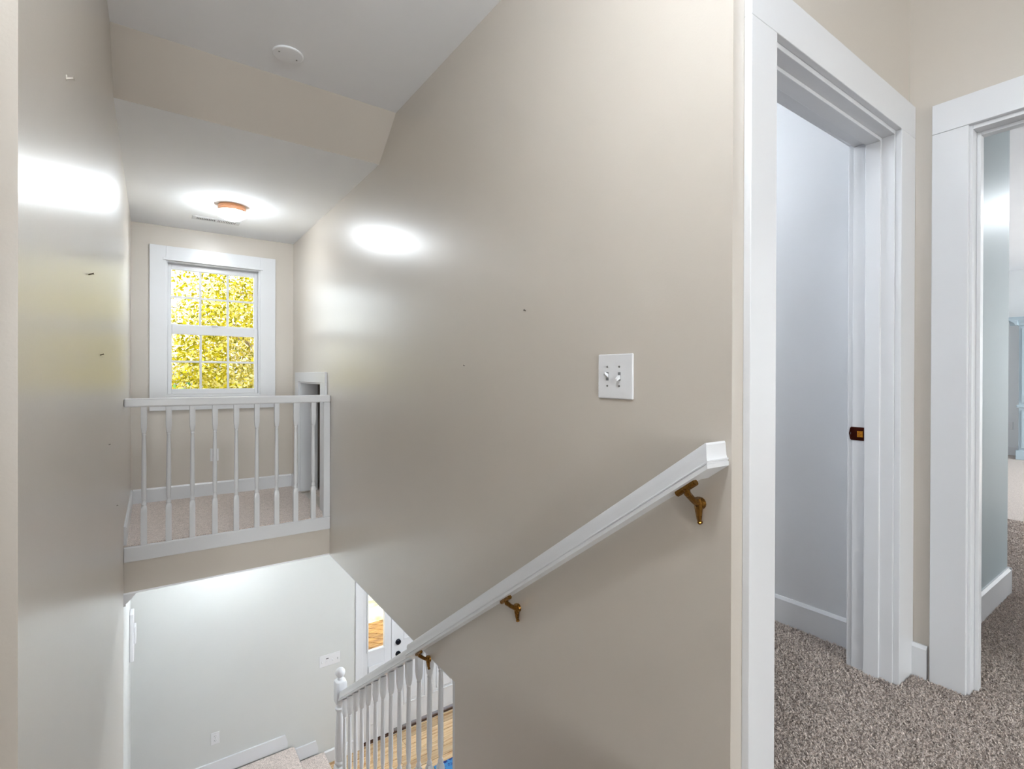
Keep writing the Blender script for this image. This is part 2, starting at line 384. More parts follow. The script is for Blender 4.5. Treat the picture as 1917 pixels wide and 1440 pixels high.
# ------------------------------------------------------------------ baseboards and trims
BH, BT = .125, .016
def base_x(name, x0, x1, y, sgn, z=0., h=BH, mat='trim', parent=None):   # runs along x on a wall facing sgn*y
    mb = MB(); ya, yb = (y, y+sgn*BT) if sgn > 0 else (y-BT, y)
    lo = [(x0, ya, z), (x0, yb, z), (x0, yb, z+h-.008), (x0, (ya+yb)/2+sgn*.002, z+h), (x0, ya if sgn > 0 else yb, z+h)]
    prof = [(0, 0), (BT, 0), (BT, h-.012), (BT*.45, h), (0, h)]
    r = [[(x, y+sgn*d, z+k) for d, k in prof] for x in (x0, x1)]
    return struct(MB().loft(r).build(name, mat, parent))
def base_y(name, y0, y1, x, sgn, z=0., h=BH, mat='trim'):
    prof = [(0, 0), (BT, 0), (BT, h-.012), (BT*.45, h), (0, h)]
    return struct(MB().loft([[(x+sgn*d, yy, z+k) for d, k in prof] for yy in (y0, y1)]).build(name, mat))
base_x('baseboard_landing_far', XL+BT, XR-BT, YF, -1)
base_y('baseboard_landing_left', YR+.02, YF, XL, 1)
base_y('baseboard_landing_right', 5.40, YF, XR, -1)
base_y('baseboard_hall_right', .648, YD-.001, XC, -1)
base_y('baseboard_closet_right', .90, 2.2, XC, -1, h=.122)
base_x('baseboard_closet_back', XR2+.02, XC-BT, 2.2, -1)
base_x('baseboard_room_blue', 2.53, 3.70+BT, .668, -1, h=.135)
base_y('baseboard_room_jog', .668-BT, 3.4, 3.70, 1, h=.135)
base_y('baseboard_room_far', -3.0, 3.4, 10.28, -1, h=.135)
base_x('baseboard_foyer_far', 1.50, 1.835, YF, -1, z=ZF, h=.135)
# stepped skirting beside the lower landing
def skirt(name, x0, x1, z, h, cut=.035):
    prof = [(x0, z), (x1+cut*.6, z), (x1+cut*.6, z+h*.45), (x1, z+h), (x0, z+h)]
    r = [[(x, yy, k) for x, k in prof] for yy in (YF, YF-BT)]
    return struct(MB().loft(r).build(name, 'trim'))
skirt('baseboard_lower_landing', XL, 1.113, ZL, .135)
skirt('baseboard_lower_step', 1.205, 1.415, ZS, .135)
# crown moulding under the landing, along the left wall and the far wall
cp = [(0, 0), (.065, 0), (.065, -.012), (.052, -.020), (.046, -.034), (.030, -.046), (.020, -.058), (.012, -.062), (.012, -.078), (0, -.078)]
struct(MB().loft([[(XL+d, yy, ZB+k) for d, k in cp] for yy in (YR+.001, YF)]).build('trim_1', 'trim'))
struct(MB().loft([[(x, YF-d, ZB+k) for d, k in cp] for x in (XL, XR)]).build('trim_2', 'trim'))
struct(MB().bbox(XR+.012, XR2-.012, YE, YE+.045, ZF, ZB, .003).build('trim_3', 'trim'))
struct(MB().box(XR+.001, XR2-.001, YE+.045, YF, ZB-.006, ZB).build('trim_4', 'trim'))

# ------------------------------------------------------------------ casings
CT = .02
def casing_y(name, yface, sgn, x0, x1, z1, w_l, w_r, w_t, parent, wide_head=0., ztop=None):
    """flat casing boards on a wall in the y-plane, facing sgn*y"""
    ya, yb = sorted((yface, yface+sgn*CT))
    MB().bbox(x0-w_l, x0, ya, yb, 0, z1, .002).build('casing_side', 'trim', parent)
    MB().bbox(x1, x1+w_r, ya, yb, 0, z1, .002).build('casing_side', 'trim', parent)
    MB().bbox(x0-w_l, x1+w_r, ya, yb, z1, z1+w_t, .002).build('casing_head', 'trim', parent)
# door_1: closet door frame
d1 = struct(empty('door_1', ((D1[0]+D1[1])/2, YD, 0)))
j = .018
casing_y('c', YD, -1, D1[0]-.010, D1[1]-.012, D1[3]-.004, .126, XC-D1[1]+.011, .122, d1)
MB().bbox(D1[0], D1[0]+j, YD, YD2, 0, D1[3]-j, .0015).build('jamb', 'trim', d1)
MB().bbox(D1[1]-j, D1[1], YD, YD2, 0, D1[3]-j, .0015).build('jamb', 'trim', d1)
MB().bbox(D1[0], D1[1], YD, YD2, D1[3]-j, D1[3], .0015).build('jamb_head', 'trim', d1)
st = .012
MB().bbox(D1[0]+j, D1[0]+j+st, .755, .805, 0, D1[3]-j-st, .0015).build('door_stop', 'trim', d1)
MB().bbox(D1[1]-j-st, D1[1]-j, .755, .805, 0, D1[3]-j-st, .0015).build('door_stop', 'trim', d1)
MB().bbox(D1[0]+j, D1[1]-j, .755, .805, D1[3]-j-st, D1[3]-j, .0015).build('door_stop', 'trim', d1)
MB().bbox(D1[1]-.012, XC-.001, YD2, YD2+CT, 0, D1[3]+.1, .002).build('casing_side', 'trim', d1)
MB().bbox(D1[0]-.09, D1[1]-.012, YD2, YD2+CT, D1[3]-.006, D1[3]+.1, .002).build('casing_head', 'trim', d1)
xf = D1[1]-j
sp = MB().bbox(xf-.003, xf-.0005, .808, YD2+.004, .895, .947, .001)
sp.tube([(xf-.002, YD2+.004, .898), (xf-.002, YD2+.008, .921), (xf-.002, YD2+.004, .944)], .003, 6)
spo = sp.build('strike_plate', 'bronze', d1); spo['label'] = 'dark bronze strike plate'
MB().bbox(xf-.0045, xf-.003, .812, .832, .908, .932, .0006).build('latch_hole', 'gold', spo)

# door_2: bedroom door frame (wall faces -x)
d2 = struct(empty('door_2', (XC, (D2[0]+D2[1])/2, 0)))
def casing_x(xface, sgn, y0, y1, z1, w, wt, parent, face=True):
    xa, xb = sorted((xface, xface+sgn*CT))
    MB().bbox(xa, xb, y1, y1+w, 0, z1, .002).build('casing_side', 'trim', parent)
    MB().bbox(xa, xb, y0-w, y0, 0, z1, .002).build('casing_side', 'trim', parent)
    MB().bbox(xa, xb, y0-w, y1+w, z1+.0008, z1+wt, .002).build('casing_head', 'trim', parent)
casing_x(XC, -1, D2[0]+.008, D2[1]-.010, D2[3]-.004, .104, .110, d2)
for (ya, yb) in ((D2[1]-j, D2[1]), (D2[0], D2[0]+j)):
    MB().bbox(XC, XC2, ya, yb, 0, D2[3], .0015).build('jamb', 'trim', d2)
MB().bbox(XC, XC2, D2[0]+j, D2[1]-j, D2[3]-j, D2[3], .0015).build('jamb_head', 'trim', d2)
MB().bbox(2.44, 2.475, D2[1]-j-st, D2[1]-j, 0, D2[3]-j, .0015).build('door_stop', 'trim', d2)
MB().bbox(2.44, 2.475, D2[0]+j, D2[1]-j-st, D2[3]-j-st, D2[3]-j, .0015).build('door_stop', 'trim', d2)

# door_4: low attic hatch in the right wall of the landing
d4 = struct(empty('door_4', (XR, (AT[0]+AT[1])/2, 0)))
MB().bbox(XR-CT, XR, 4.312, AT[0]+.006, 0, AT[3], .002).build('casing_side', 'trim', d4)
MB().bbox(XR-CT, XR, AT[1]-.006, 5.385, 0, AT[3], .002).build('casing_side', 'trim', d4)
MB().bbox(XR-CT, XR, 4.312, 5.385, AT[3], 1.168, .002).build('casing_head', 'trim', d4)
MB().bbox(XR, 1.345, AT[1]-.018, AT[1]-.002, 0, AT[3]-.016, .0015).build('jamb', 'trim', d4)
MB().bbox(XR, 1.345, AT[0]+.002, AT[0]+.018, 0, AT[3]-.016, .0015).build('jamb', 'trim', d4)
MB().bbox(XR, 1.345, AT[0]+.002, AT[1]-.002, AT[3]-.016, AT[3], .0015).build('jamb_head', 'trim', d4)

# ------------------------------------------------------------------ window_1: six over six sash window
w1 = struct(empty('window_1', ((WN[0]+WN[1])/2, YF, .816)))
def fbox(x0, x1, y0, y1, z0, z1, name, par, b=.002): return MB().bbox(x0, x1, y0, y1, z0, z1, b).build(name, 'trim', par)
fbox(-.025, WN[0]+.004, YF-CT, YF, .816, 2.31, 'casing_side', w1); fbox(WN[1]-.004, 1.010, YF-CT, YF, .816, 2.31, 'casing_side', w1)
fbox(WN[0]+.004, WN[1]-.004, YF-CT, YF, WN[3]-.004, 2.31, 'casing_head', w1)
fbox(WN[0]+.004, WN[1]-.004, YF-CT, YF, .816, WN[2]+.002, 'casing_apron', w1)
fbox(WN[0]-.02, WN[1]+.02, YF-.032, YF-CT, WN[3]-.006, WN[3]+.014, 'head_bead', w1)
jt = .016
fbox(WN[0], WN[0]+jt, YF, YF2, WN[2], WN[3], 'jamb', w1, .001); fbox(WN[1]-jt, WN[1], YF, YF2, WN[2], WN[3], 'jamb', w1, .001)
fbox(WN[0]+jt, WN[1]-jt, YF, YF2, WN[3]-jt, WN[3], 'jamb_head', w1, .001); fbox(WN[0]+jt, WN[1]-jt, YF, YF2+.03, WN[2], WN[2]+jt, 'sill', w1, .001)
def sash(name, y, z0, z1, gx0, gx1, gz0, gz1):
    x0, x1 = WN[0]+jt+.001, WN[1]-jt-.001; d = .032
    mb = MB(); mb.bbox(x0, gx0, y, y+d, z0, z1); mb.bbox(gx1, x1, y, y+d, z0, z1); mb.bbox(gx0, gx1, y, y+d, z0, gz0); mb.bbox(gx0, gx1, y, y+d, gz1, z1)
    s = mb.build(name, 'trim', w1); mw = .0095; pxs = [gx0+(gx1-gx0)*k/3 for k in range(4)]; pzm = (gz0+gz1)/2
    for k in (1, 2): MB().bbox(pxs[k]-mw, pxs[k]+mw, y+.008, y+.024, gz0, gz1, .003).build('muntin', 'trim', s)
    for k in range(3): 
        MB().bbox(pxs[k]+(mw if k else 0), pxs[k+1]-(mw if k < 2 else 0), y+.008, y+.024, pzm-mw, pzm+mw, .003).build('muntin', 'trim', s)
        for za, zb in ((gz0, pzm-mw), (pzm+mw, gz1)):
            MB().box(pxs[k]+(mw if k else 0), pxs[k+1]-(mw if k < 2 else 0), y+.0145, y+.0175, za, zb).build('pane', 'glass', s)
    return s
sash('upper_sash', YF+.072, 1.575, WN[3]-jt-.001, .140, .826, 1.614, 2.118)
ls = sash('lower_sash', YF+.036, WN[2]+jt+.001, 1.600, .143, .826, 1.010, 1.518)
MB().bbox(.46, .51, YF+.026, YF+.06, 1.600, 1.614, .003).build('sash_lock', 'trim', w1)

# ------------------------------------------------------------------ landing railing
BS = .036
def baluster_mesh(name, hb, rod, ht, s=BS/2):
    z1, z2 = hb, hb+rod; zt = z2+ht
    p = [(0, s, 14), (z1-.075, s, 14), (z1-.05, s*.93, 6), (z1-.038, s*.70, 2), (z1-.030, s*.86, 2), (z1-.020, s*.66, 2), (z1-.008, s*.50, 2), (z1, s*.62, 2),
         (z1+.06, s*.82, 2), (z1+rod*.45, s*.80, 2), (z2-.05, s*.68, 2), (z2-.008, s*.58, 2), (z2, s*.72, 2), (z2+.008, s*.60, 2), (z2+.016, s*.74, 6), (z2+.055, s*.97, 12), (zt, s, 14)]
    return MB().lathe((0, 0, 0), p, n=16).mesh(name, 'trim', smooth=True)
rail = tag(empty('landing_railing', ((XL+XR)/2, YR+.01, -.105)), 'white painted landing guard railing with turned balusters below the window', 'railing')
MB().bbox(XL+.001, XR-.001, YR-.02, YR+.055, -.107, -.006, .006).build('bottom_rail', 'trim', rail)
MB().bbox(XL+.001, XR+.0-.001, YR-.030, YR+.036, .924, .982, .010).build('top_rail', 'trim', rail)
bmesh_l = baluster_mesh('baluster', .30, .44, .19)
for xb in (-.048, .091, .230, .368, .505, .642, .780, .918, 1.051):
    inst(bmesh_l, 'baluster', rail, (xb, YR+.004, -.006))
MB().bbox(1.128, XR-.001, YR-.014, YR+.022, -.006, .924, .003).build('half_post', 'trim', rail)

# ------------------------------------------------------------------ stairs (carpeted flight, landing, lower step)
sc = tag(empty('staircase', ((XL+XR)/2, 4.9, ZF)), 'taupe carpeted stairs running down to a turn beside the grey wall', 'staircase')
RISE, RUN, Y0 = 2.685/14, .27, .82
for i in range(1, 14):
    zt = -RISE*i; ya = Y0+RUN*(i-1)
    MB().bbox(XL+.001, XR-.002, ya-.025, ya+RUN, zt-.24, zt, .02).build('step', 'carpet', sc)
MB().bbox(XL+.001, 1.20, Y0+RUN*13-.025, YF-BT-.001, ZF+.001, ZL, .022).build('turn_platform', 'carpet', sc)
MB().bbox(1.2005, 1.50, Y0+RUN*13-.025, YF-BT-.001, ZF+.001, ZS, .022).build('step', 'carpet', sc)
# closed stringer carrying the balusters
def slope_z(y): return -1.372-.706*(y-4.058)          # top line of the balustrade rail
sb = [(2.18, slope_z(2.18)-.86), (4.12, slope_z(4.12)-.86), (4.12, slope_z(4.12)-1.20), (2.18, slope_z(2.18)-1.20)]
MB().loft([[(x, yy, zz) for yy, zz in sb] for x in (XR+.006, XR2-.03)]).build('stringer', 'trim', sc)

bal = tag(empty('stair_balustrade', (1.225, 4.07, slope_z(4.07)-.86)), 'white balustrade with turned balusters and ball-topped newel at the stair foot', 'balustrade')
def rail_profile(w, h):     # (across, up) moulded handrail section
    half = [(.50, 0), (.50, .15), (.455, .17), (.455, .21), (.485, .23), (.485, .27), (.43, .30), (.385, .42), (.36, .62), (.345, .86), (.29, .96), (.18, 1.0)]
    return [(-w*.50, 0)] + [(w*u, h*k) for u, k in half] + [(-w*u, h*k) for u, k in reversed(half[1:])]
yr0 = 4.058-(ZB-.012+1.372)/.706                        # where the rail meets the underside of the wall
pr = rail_profile(.062, .060/math.cos(math.atan(.706)))
MB().loft([[(1.225+u, yy, slope_z(yy)-.072+k) for u, k in pr] for yy in (yr0+.02, 4.04)]).build('rail', 'trim', bal, smooth=True)
sm = {}
for yb in (3.971, 3.846, 3.713, 3.578, 3.445, 3.303, 3.170, 3.033, 2.897, 2.763, 2.624, 2.490, 2.359):
    zt = slope_z(yb)-.072+.004; zb = slope_z(yb)-.862
    ht = min(zt, ZB-.006)-(zb+.20+.44); key = round(ht, 3)
    if key not in sm: sm[key] = baluster_mesh('baluster', .20, .44, ht)
    inst(sm[key], 'baluster', bal, (1.225, yb, zb))
nz0 = slope_z(4.085)-.86
s = .043
npz = lambda z: z-nz0
npr = [(0, s, 14), (npz(-2.0), s, 14), (npz(-1.975), s*.95, 6), (npz(-1.965), s*.72, 2), (npz(-1.955), s*.92, 2), (npz(-1.94), s*.98, 2), (npz(-1.925), s*.85, 2),
       (npz(-1.90), s*1.0, 2), (npz(-1.75), s*.92, 2), (npz(-1.58), s*.70, 2), (npz(-1.535), s*.62, 2), (npz(-1.525), s*.86, 2), (npz(-1.51), s*.90, 2), (npz(-1.50), s*.66, 2), (npz(-1.485), s*.62, 2),
       (npz(-1.465), s*.9, 5), (npz(-1.455), s, 14), (npz(-1.310), s, 14), (npz(-1.295), s*.92, 5), (npz(-1.285), s*.55, 2), (npz(-1.272), s*.48, 2)]
for k in range(9):
    a = -math.pi/2+.55+k*(math.pi-.55)/8
    npr.append((npz(-1.232)+.038*math.sin(a), max(.002, .038*math.cos(a)), 2))
nw = MB().lathe((0, 0, 0), npr, n=24).mesh('newel_post', 'trim', smooth=True)
inst(nw, 'newel_post', bal, (1.225, 4.085, nz0))

# ------------------------------------------------------------------ wall handrail with brass brackets
hr = tag(empty('wall_handrail', (1.115, .75, .85)), 'white moulded handrail on brass brackets along the beige stair wall', 'handrail')
sl_ = (-.214-.891)/(2.306-.762)
hz = lambda y: .891+sl_*(y-.762)                        # underside of the rail
pr2 = rail_profile(.058, .072)
xc = 1.117
yend = 2.50
rings = [[(xc+u, .727+.0*u, hz(.727)+k+0.0) for u, k in pr2]]
# mitred upper end that turns back to the wall, then the long straight run
def ring(y, skew=0.): return [(xc+u, y+skew*u, hz(y+skew*u)+k) for u, k in pr2]
MB().loft([ring(.750, 1.0), ring(yend)]).build('rail', 'trim', hr, smooth=True)
MB().loft([[(xc+u, .750+u, hz(.750+u)+k) for u, k in pr2], [(XR-.0005, .750+u, hz(.750+u)+k) for u, k in pr2]]).build('return_end', 'trim', hr, smooth=True)
for yb in (.800, 1.612, 2.395):
    zb = hz(yb); zm = zb-.055
    b = MB()
    b.tube([(xc, yb+.028, zb+.6*0-.0075+sl_*.028), (xc, yb-.028, zb-.0075-sl_*.028)], .0085, 8)       # saddle under the rail
    arm = b.tube([(xc, yb, zb-.008), (xc+.004, yb, zb-.022), (xc+.028, yb, zb-.042), (XR-.012, yb, zm)], [.009, .009, .0085, .010], 8)
    b.lathe((XR-.0135, yb, zm), [(0, .0075), (.004, .014), (.013, .016)], n=14, axis=0)
    b.tube([(XR-.014, yb, zm+.016), (XR-.010, yb, zm-.010), (XR-.008, yb, zm-.036), (XR-.006, yb, zm-.052)], [.009, .011, .0075, .0045], 8)
    bo = b.build('bracket', 'brass', hr, smooth=True); bo['label'] = 'antique brass handrail bracket'
    b2 = MB().lathe((XR-.012, yb, zm-.050), [(0, .003), (.004, .006), (.0115, .006)], n=10, axis=0); b2.build('screw', 'brass', bo, smooth=True)

# ------------------------------------------------------------------ lamps
def flush_lamp(name, x, y, zc, strength, label, r=.105, group=None):
    t = tag(empty(name, (x, y, zc-.13)), label, 'ceiling lamp', group)
    p = [(0, r*.92), (-.008, r*.95), (-.016, r*.91), (-.024, r*.95), (-.034, r*.93), (-.047, r*1.0), (-.049, r*.97)]
    MB().lathe((x, y, zc-.0005), p, n=36).build('lamp_band', 'lampbase', t, smooth=True)
    d = [(-.047, r*.95), (-.050, r*.985)]
    for k in range(1, 10): d.append((-.050-.068*math.sin(math.pi/2*k/9), r*max(.015, .985*math.cos(math.pi/2*k/9))))
    dome = MB().lathe((x, y, zc), d, n=36).build('glass_dome', emit('lit_glass_dome', (.88, .95, 1, 1), strength), t, smooth=True)
    return t
flush_lamp('ceiling_lamp', .515, 4.60, ZC2, DORMER_LAMP, 'lit round flush ceiling lamp with copper band above the landing')
pl = tag(empty('added_globe_lamp', (.30, .42, 2.31)), 'added unseen white globe lamp that lights the stair head', 'pendant lamp')  # unseen lamp, added to light the hall and stair head
MB().lathe((.30, .42, ZC-.0005), [(0, .06), (-.012, .058), (-.02, .03), (-.022, .006), (-.14, .006), (-.145, .03), (-.175, .032)], n=24).build('stem', 'lampbase', pl, smooth=True)
MB().lathe((.30, .42, 2.435), [(.125*math.sin(a), max(.03 if a > 0 else .002, .125*math.cos(a))) for a in [-math.pi/2+k*(math.pi*.92)/14 for k in range(15)]], n=32).build('glass_globe', emit('lit_glass_globe', (.88, .95, 1, 1), HALL_FILL), pl, smooth=True)
flush_lamp('ceiling_lamp', .55, 4.95, ZB, UNDER_LAMP, 'lit round flush ceiling lamp under the landing')
flush_lamp('ceiling_lamp', 2.7, 3.6, ZB, FOYER_FILL, 'added unseen fill lamp on the foyer ceiling')  # no such lamp in view, added to light the foyer
flush_lamp('ceiling_lamp', 1.62, 1.9, ZC, CLOSET_FILL, 'added unseen fill lamp inside the closet')  # unseen lamp added to brighten the closet
flush_lamp('ceiling_lamp', 6.2, .2, ZC, ROOM_FILL, 'added unseen fill lamp in the bedroom', r=.16)  # unseen lamp added to brighten the bedroom

# ------------------------------------------------------------------ vent, cover plate
vt = tag(empty('air_vent', (.45, 5.11, ZC2-.006)), 'white slotted air register in the landing ceiling by the lamp', 'vent')
x0, x1, y0, y1 = .272, .632, 5.052, 5.162
MB().bbox(x0, x1, y0, y1, ZC2-.004, ZC2-.0005, .002).build('plate', 'trim', vt)
for k in range(22):
    xk = x0+.045+k*(x1-x0-.09)/21+(.008 if k > 10 else -.008)
    s_ = MB().box(xk-.0035, xk+.0035, y0+.032, y1-.032, ZC2-.0052, ZC2-.0038).build('slot', 'ventdark', vt)
    o_ = MB().loft([[(xk+.0035, yy, ZC2-.0042), (xk+.0045, yy, ZC2-.0042), (xk+.0065 if k < 11 else xk+.001, yy, ZC2-.009), (xk+.0055 if k < 11 else xk, yy, ZC2-.009)] for yy in (y0+.032, y1-.032)]).build('louvre', 'trim', vt)
cv = tag(empty('blank_cover_plate', (.536, 2.65, ZC-.008)), 'white round blank cover plate with two screws on the hall ceiling', 'cover plate')
MB().lathe((.536, 2.65, ZC-.0005), [(0, .070), (-.004, .070), (-.007, .066), (-.008, .05), (-.008, .002)], n=40).build('plate', 'ceiling', cv, smooth=True)
for dx in (-.042, .042): MB().lathe((.536+dx, 2.65+dx*.3, ZC-.008), [(0, .0045), (-.002, .0035)], n=12).build('screw', 'screw', cv)

# ------------------------------------------------------------------ switches and sockets
def toggle_x(par, xw, y, z, up):        # on the wall facing -x
    MB().box(xw-.0067, xw-.006, y-.0055, y+.0055, z-.013, z+.013).build('toggle_slot', 'ventdark', par)
    k = 1 if up else -1
    MB().loft([[(xw-.0065, y+a*.0042, z+k*.002+b*.006) for a, b in ((-1, -1), (1, -1), (1, 1), (-1, 1))],
               [(xw-.021, y+a*.0032, z+k*.011+b*.0035) for a, b in ((-1, -1), (1, -1), (1, 1), (-1, 1))]]).build('toggle', 'plastic', par)
sw = tag(empty('light_switch', (XR, 1.101, 1.073)), 'white double toggle light switch on the beige wall above the handrail', 'light switch')
MB().bbox(XR-.0065, XR-.0003, 1.029, 1.174, 1.072, 1.212, .0035).build('plate', 'plastic', sw)
for yy, up in ((1.133, True), (1.083, False)):
    toggle_x(sw, XR, yy, 1.142, up)
    for dz in (-.030, .030): MB().lathe((XR-.0078, yy, 1.142+dz), [(0, .003), (.0015, .0034)], n=10, axis=0).build('screw', 'screw', sw)
def plate_y(name, x0, x1, z0, z1, yw, label, cat, kind, group=None):
    t = tag(empty(name, ((x0+x1)/2, yw, z0)), label, cat, group)
    MB().bbox(x0, x1, yw-.006, yw-.0003, z0, z1, .003).build('plate', 'plastic', t); zc = (z0+z1)/2; xc_ = (x0+x1)/2
    if kind == 'socket':
        for dz in (-.021, .021):
            f = MB().lathe((xc_, yw-.0075, zc+dz), [(0, .0155, 3.5), (.0016, .0165, 3.5)], n=20, axis=1).build('socket_face', 'plastic', t)
            for dx in (-.006, .006): MB().box(xc_+dx-.001, xc_+dx+.001, yw-.0079, yw-.0074, zc+dz-.002, zc+dz+.007).build('slot', 'slot', f)
            MB().lathe((xc_, yw-.0079, zc+dz-.008), [(0, .0022), (.0005, .0022)], n=10, axis=1).build('slot', 'slot', f)
        MB().lathe((xc_, yw-.0072, zc), [(0, .0028), (.0012, .003)], n=10, axis=1).build('screw', 'screw', t)
    else:
        w = (x1-x0); 
        for k in range(4):
            xx = x0+w*(k+.5)/4
            if k == 1:
                MB().bbox(xx-.016, xx+.016, yw-.0072, yw-.006, zc-.033, zc+.033, .0005).build('dimmer_face', 'plastic', t)
                MB().box(xx-.013, xx+.013, yw-.0077, yw-.0071, zc+.016, zc+.025).build('slot', 'slot', t)
                MB().bbox(xx-.011, xx+.011, yw-.0095, yw-.0072, zc-.012, zc+.006, .001).build('toggle', 'plastic', t)
            else:
                MB().loft([[(xx+a*.004, yw-.0062, zc-.002+b*.006) for a, b in ((-1, -1), (1, -1), (1, 1), (-1, 1))],
                           [(xx+a*.003, yw-.020, zc-.011+b*.0035) for a, b in ((-1, -1), (1, -1), (1, 1), (-1, 1))]]).build('toggle', 'plastic', t)
    return t
plate_y('wall_socket', .444, .516, .322, .440, YF, 'white double socket on the beige wall below the landing window', 'socket', 'socket')
plate_y('wall_socket', .454, .526, -2.386, -2.273, YF, 'white double socket low on the grey wall beside the lower stairs', 'socket', 'socket')
plate_y('light_switch', 1.449, 1.668, -1.981, -1.858, YF, 'white four-gang switch plate on the grey wall beside the front door', 'light switch', 'switch')
# socket in the bedroom, on the far wall (faces -x)
p_ = pix(0, 10.28, 1890, 797)
t = tag(empty('wall_socket', (10.28, p_.y, p_.z-.057)), 'white socket on the far white bedroom wall beside the blue cabinet', 'socket')
MB().bbox(10.274, 10.2797, p_.y-.036, p_.y+.036, p_.z-.057, p_.z+.057, .002).build('plate', 'plastic', t)
for dz in (-.02, .02): MB().lathe((10.2722, p_.y, p_.z+dz), [(0, .0155, 3.5), (.0018, .0165, 3.5)], n=16, axis=0).build('socket_face', 'plastic', t)
# door chime box on the left wall below the landing
ch = tag(empty('door_chime', (XL, 5.34, -1.26)), 'white door chime box on the wall at the stair foot', 'chime')
MB().bbox(XL+.0005, XL+.030, 5.27, 5.41, -1.26, -.86, .006).build('body', 'plastic', ch)
MB().bbox(XL+.030, XL+.045, 5.29, 5.39, -1.12, -.98, .004).build('front_cover', 'plastic', ch)

# ------------------------------------------------------------------ nails left in the walls
def nail(px, py, side, label, r=.0022, ln=.012, hook=False):
    x = XL if side < 0 else XR; s_ = 1 if side < 0 else -1
    p = pix(0, x, px, py)
    mb = MB()
    a = Vector((x+s_*.0005, p.y, p.z)); b_ = a+Vector((s_*ln, 0, ln*.35))
    mb.tube([a, b_, b_+Vector((s_*.0015, 0, .0005))], [r, r, r*2], 8)
    if hook: mb.bbox(min(x, x+s_*.0025)+.0002, max(x, x+s_*.0025), p.y-.003, p.y+.003, p.z-.003, p.z+.008, .0008)
    tag(mb.build('picture_nail', 'beige' if hook else 'nail'), label, 'nail')
nail(123, 147, -1, 'painted picture hook high on the glossy left stair wall', .0025, .012, True)
nail(165, 514, -1, 'small steel nail in the left stair wall, at window height', .002, .011)
nail(187, 665, -1, 'small steel nail in the left stair wall, just above railing height', .002, .009)
nail(203, 833, -1, 'tiny nail in the left stair wall, level with the balusters', .0016, .005)
nail(218, 947, -1, 'tiny nail in the left stair wall, level with the landing carpet', .0016, .005)
nail(984, 582, 1, 'painted nail in the right stair wall, upper one left of the light switch', .0022, .006, False)
nail(870, 685, 1, 'tiny nail in the right stair wall, lower one left of the light switch', .0016, .005)

# ------------------------------------------------------------------ front door and sidelight (door_3)
d3 = struct(empty('door_3', (2.74, YF, ZF)))
def tb(name, mat, *a, b=.002, par=d3): return MB().bbox(*a, b).build(name, mat, par)
tb('casing_side', 'trim', 1.834, 1.915, YF-.02, YF, ZF, FD[3]-.01)
tb('casing_side', 'trim', 3.25, 3.34, YF-.02, YF, ZF, FD[3]-.01)
tb('casing_head', 'trim', 1.834, 3.34, YF-.02, YF, FD[3]-.0095, FD[3]+.10)
sd0, sd1 = 1.908, 2.262
tb('sidelight_stile', 'trim', sd0, 1.984, YF+.02, YF+.065, ZF+.03, FD[3]-.02)
tb('sidelight_stile', 'trim', 2.180, sd1, YF+.02, YF+.065, ZF+.03, FD[3]-.02)
tb('sidelight_rail', 'trim', 1.984, 2.180, YF+.02, YF+.065, ZF+.03, -1.985)
tb('sidelight_rail', 'trim', 1.984, 2.180, YF+.02, YF+.065, -1.08, FD[3]-.02)
for a_ in ((1.972, 1.988, -1.997, -1.06), (2.176, 2.192, -1.997, -1.06)):
    tb('glazing_bead', 'trim', a_[0], a_[1], YF+.008, YF+.02, a_[2], a_[3])
tb('glazing_bead', 'trim', 1.988, 2.176, YF+.008, YF+.02, -1.997, -1.979)
MB().box(1.984, 2.180, YF+.038, YF+.043, -1.985, -1.08).build('pane', 'glass', d3)
tb('sidelight_panel', 'trim', 1.985, 2.18, YF+.008, YF+.02, -2.82, -2.15, b=.008)
tb('mullion', 'trim', sd1, 2.288, YF+.004, YF+.09, ZF+.02, FD[3]-.02)
tb('jamb_head', 'trim', sd0, 3.25, YF+.0005, YF+.12, FD[3]-.02, FD[3])
tb('jamb', 'trim', 3.205, 3.25, YF+.0005, YF+.12, ZF+.02, FD[3]-.02)
tb('threshold', 'gap_shadow_wood', sd0, 3.25, YF+.001, YF+.13, ZF+.0005, ZF+.022)
dx0, dx1, dz0, dz1 = 2.294, 3.203, ZF+.052, FD[3]-.024
slab = tb('door_leaf', 'trim', dx0, dx1, YF+.022, YF+.065, dz0, dz1)
for (za, zb) in ((.23, .78), (1.0, 1.62), (1.72, 1.92)):
    for (xa, xb) in ((.12, .41), (.50, .79)):
        fr = MB()
        a0, a1, b0, b1 = dx0+xa, dx0+xb, dz0+za, dz0+zb; t_ = .022
        for q in ((a0, a1, b0, b0+t_), (a0, a1, b1-t_, b1), (a0, a0+t_, b0+t_, b1-t_), (a1-t_, a1, b0+t_, b1-t_)):
            fr.bbox(q[0], q[1], YF+.012, YF+.0225, q[2], q[3], .004)
        f_ = fr.build('panel_moulding', 'trim', slab)
        MB().bbox(a0+.05, a1-.05, YF+.014, YF+.0225, b0+.05, b1-.05, .006).build('raised_panel', 'trim', slab)
db = MB().lathe((2.345, YF-.002, -1.975), [(0, .024), (.006, .031), (.0235, .032)], n=24, axis=1).build('deadbolt', 'blackmetal', slab, smooth=True)
MB().bbox(2.339, 2.351, YF-.012, YF-.002, -1.992, -1.958, .003).build('thumb_turn', 'blackmetal', db)
kb = MB(); kb.lathe((2.345, YF+.004, -2.115), [(0, .024), (.006, .030), (.0175, .032)], n=24, axis=1); kb.tube([(2.345, YF+.004, -2.115), (2.345, YF-.035, -2.115), (2.40, YF-.04, -2.115), (2.46, YF-.038, -2.118)], [.009, .009, .009, .007], 8)
